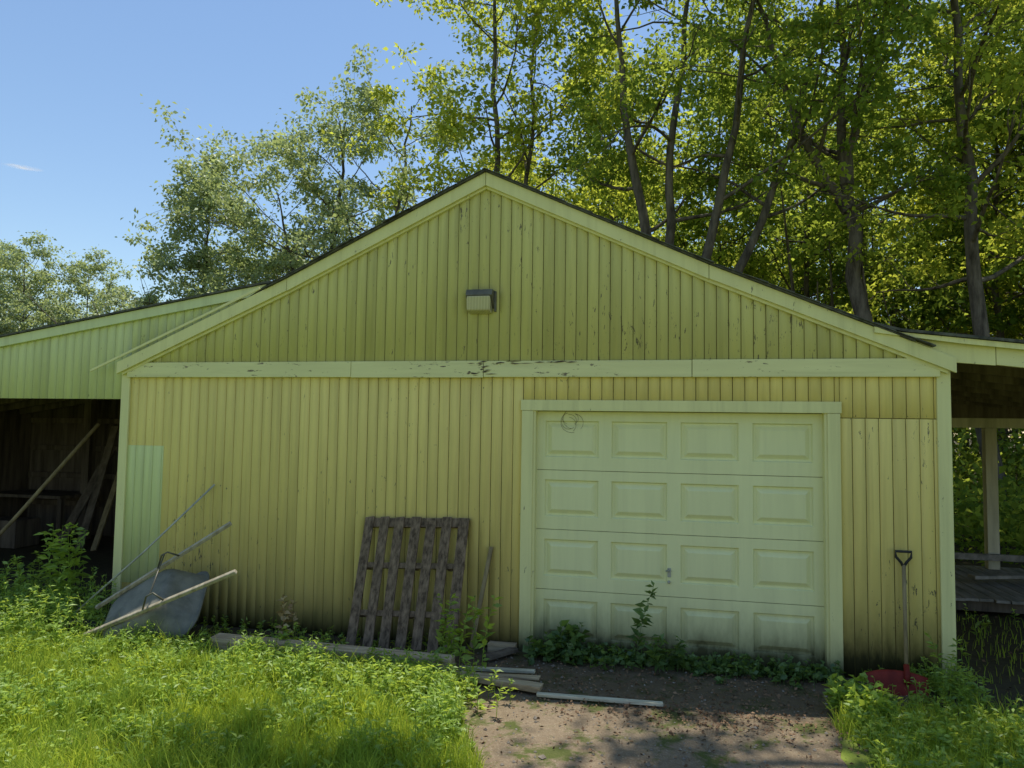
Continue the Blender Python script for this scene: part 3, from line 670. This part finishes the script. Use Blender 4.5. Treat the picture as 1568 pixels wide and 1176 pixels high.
for x,y,s in ((-31.9,29.2,.86),(-30.6,33,.76),(-37.5,28,.9),(-27,31,.60),(-24,30,.55),(-35,36,.85),(-21.5,28,.60),(-19,26,.66),(-41,30,.95),(-16.5,22,.55),(-12.5,23,.65),(-9,24,.75),(-6.5,21,.9)): inst(3,x,y,s,r_.uniform(0,6.28))
for k in range(34):
    x=-60+k*3.8; inst(r_.choice([0,1,2]) if x>-5 else 3,x,r_.uniform(42,52),(.68 if x<-12 else 1.0)*r_.uniform(.85,1.1),r_.uniform(0,6.28))
A=Acc(); r_=rs(55)
cc=np.concatenate([np.stack([r_.uniform(-3,28,520),r_.uniform(12,26,520),r_.gamma(2.,1.3,520)+.2],1),np.stack([r_.uniform(6,22,420),r_.uniform(8.5,20,420),r_.uniform(.1,2.2,420)],1),np.stack([r_.uniform(4.5,12,200),r_.uniform(6,9.5,200),r_.uniform(.0,.9,200)],1)])
idx=np.repeat(np.arange(len(cc)),60); n=len(idx)
c=cc[idx]+r_.normal(0,1,(n,3))*np.array([.5,.5,.3]); d=r_.normal(size=(n,3)); s=.15*r_.uniform(.4,1.3,n)
V,F=leaves(c,d,s,s*.6,r_); A.add(V,F,0)
# saplings and thin trunks in the wood
for k in range(46):
    x=r_.uniform(4,22); y=r_.uniform(11,26); h=r_.uniform(6,12); V,F=tube_arr([(x,y,0),(x+r_.normal(0,.2),y,h*.5),(x+r_.normal(0,.4),y,h)],[.09*r_.uniform(.5,1.3),.06,.02],6); A.add(V,F,1)
A.obj('undergrowth',[m_leaf,m_bark])

# small cloud wisps
cm,nt,out=mat_new('cloud_wisp')
tc=N(nt,'ShaderNodeTexCoord'); nn=noise(nt,tc.outputs['Object'],.12,6,.6)
gr=N(nt,'ShaderNodeTexGradient',gradient_type='SPHERICAL'); mp=N(nt,'ShaderNodeMapping'); mp.inputs['Scale'].default_value=(1/16,1/7,1)
nt.links.new(tc.outputs['Object'],mp.inputs[0]); nt.links.new(mp.outputs[0],gr.inputs[0])
al=math_(nt,'MULTIPLY',ramp(nt,nn,[(.3,0.),(.6,1.)]),math_(nt,'MULTIPLY',gr.outputs['Fac'],1.1),True)
tr=N(nt,'ShaderNodeBsdfTransparent'); em=N(nt,'ShaderNodeBsdfTranslucent'); em.inputs[0].default_value=(.95,.95,.95,1)
df=N(nt,'ShaderNodeBsdfDiffuse'); df.inputs[0].default_value=(.95,.95,.95,1); m1=N(nt,'ShaderNodeMixShader'); nt.links.new(em.outputs[0],m1.inputs[1]); nt.links.new(df.outputs[0],m1.inputs[2])
m2=N(nt,'ShaderNodeMixShader'); nt.links.new(al,m2.inputs[0]); nt.links.new(tr.outputs[0],m2.inputs[1]); nt.links.new(m1.outputs[0],m2.inputs[2]); nt.links.new(m2.outputs[0],out.inputs[0])
o=mesh_quads('cloud',[(-18,-8,0),(18,-8,0),(18,8,0),(-18,8,0)],[(0,1,2,3)],cm)
o.location=(-537,489,217); o.rotation_euler=(R(35),0,R(45))

# ------------------------------------------------------------------ camera
cam=bpy.data.cameras.new('camera'); co=bpy.data.objects.new('camera',cam); link(co)
yaw,pit,rol=.2173,.0608,.015
fw=Vector((-math.sin(yaw)*math.cos(pit),math.cos(yaw)*math.cos(pit),math.sin(pit)))
r0=Vector((math.cos(yaw),math.sin(yaw),0)); u0=r0.cross(fw)
r=r0*math.cos(rol)+u0*math.sin(rol); u=-r0*math.sin(rol)+u0*math.cos(rol)
M=Matrix((r,u,-fw)).transposed().to_4x4(); M.translation=Vector((1.6771,-6.4145,1.9768)); co.matrix_world=M
cam.sensor_width=36; cam.lens=36*1100.5/1568; cam.clip_end=2000; cam.clip_start=.05
scene.camera=co
# ------------------------------------------------------------------ light
EL,AZ=75,12
w=bpy.data.worlds.new('World'); scene.world=w; w.use_nodes=True; nt=w.node_tree; bg=nt.nodes['Background']
sk=nt.nodes.new('ShaderNodeTexSky'); sk.sky_type='NISHITA'; sk.sun_disc=False; sk.sun_elevation=R(EL); sk.sun_rotation=R(AZ)
sk.air_density=1.3; sk.dust_density=.15; sk.ozone_density=3.6
nt.links.new(sk.outputs[0],bg.inputs[0]); bg.inputs[1].default_value=.15
sl=bpy.data.lights.new('sun','SUN'); sl.energy=5.0; sl.angle=R(.5); sl.color=(1,.95,.84); so=link(bpy.data.objects.new('sun',sl))
Sd=Vector((math.sin(R(AZ))*math.cos(R(EL)),math.cos(R(AZ))*math.cos(R(EL)),math.sin(R(EL)))); so.rotation_euler=Sd.to_track_quat('Z','Y').to_euler(); so.location=Sd*40
scene.view_settings.view_transform='Standard'; scene.view_settings.look='None'; scene.view_settings.exposure=0
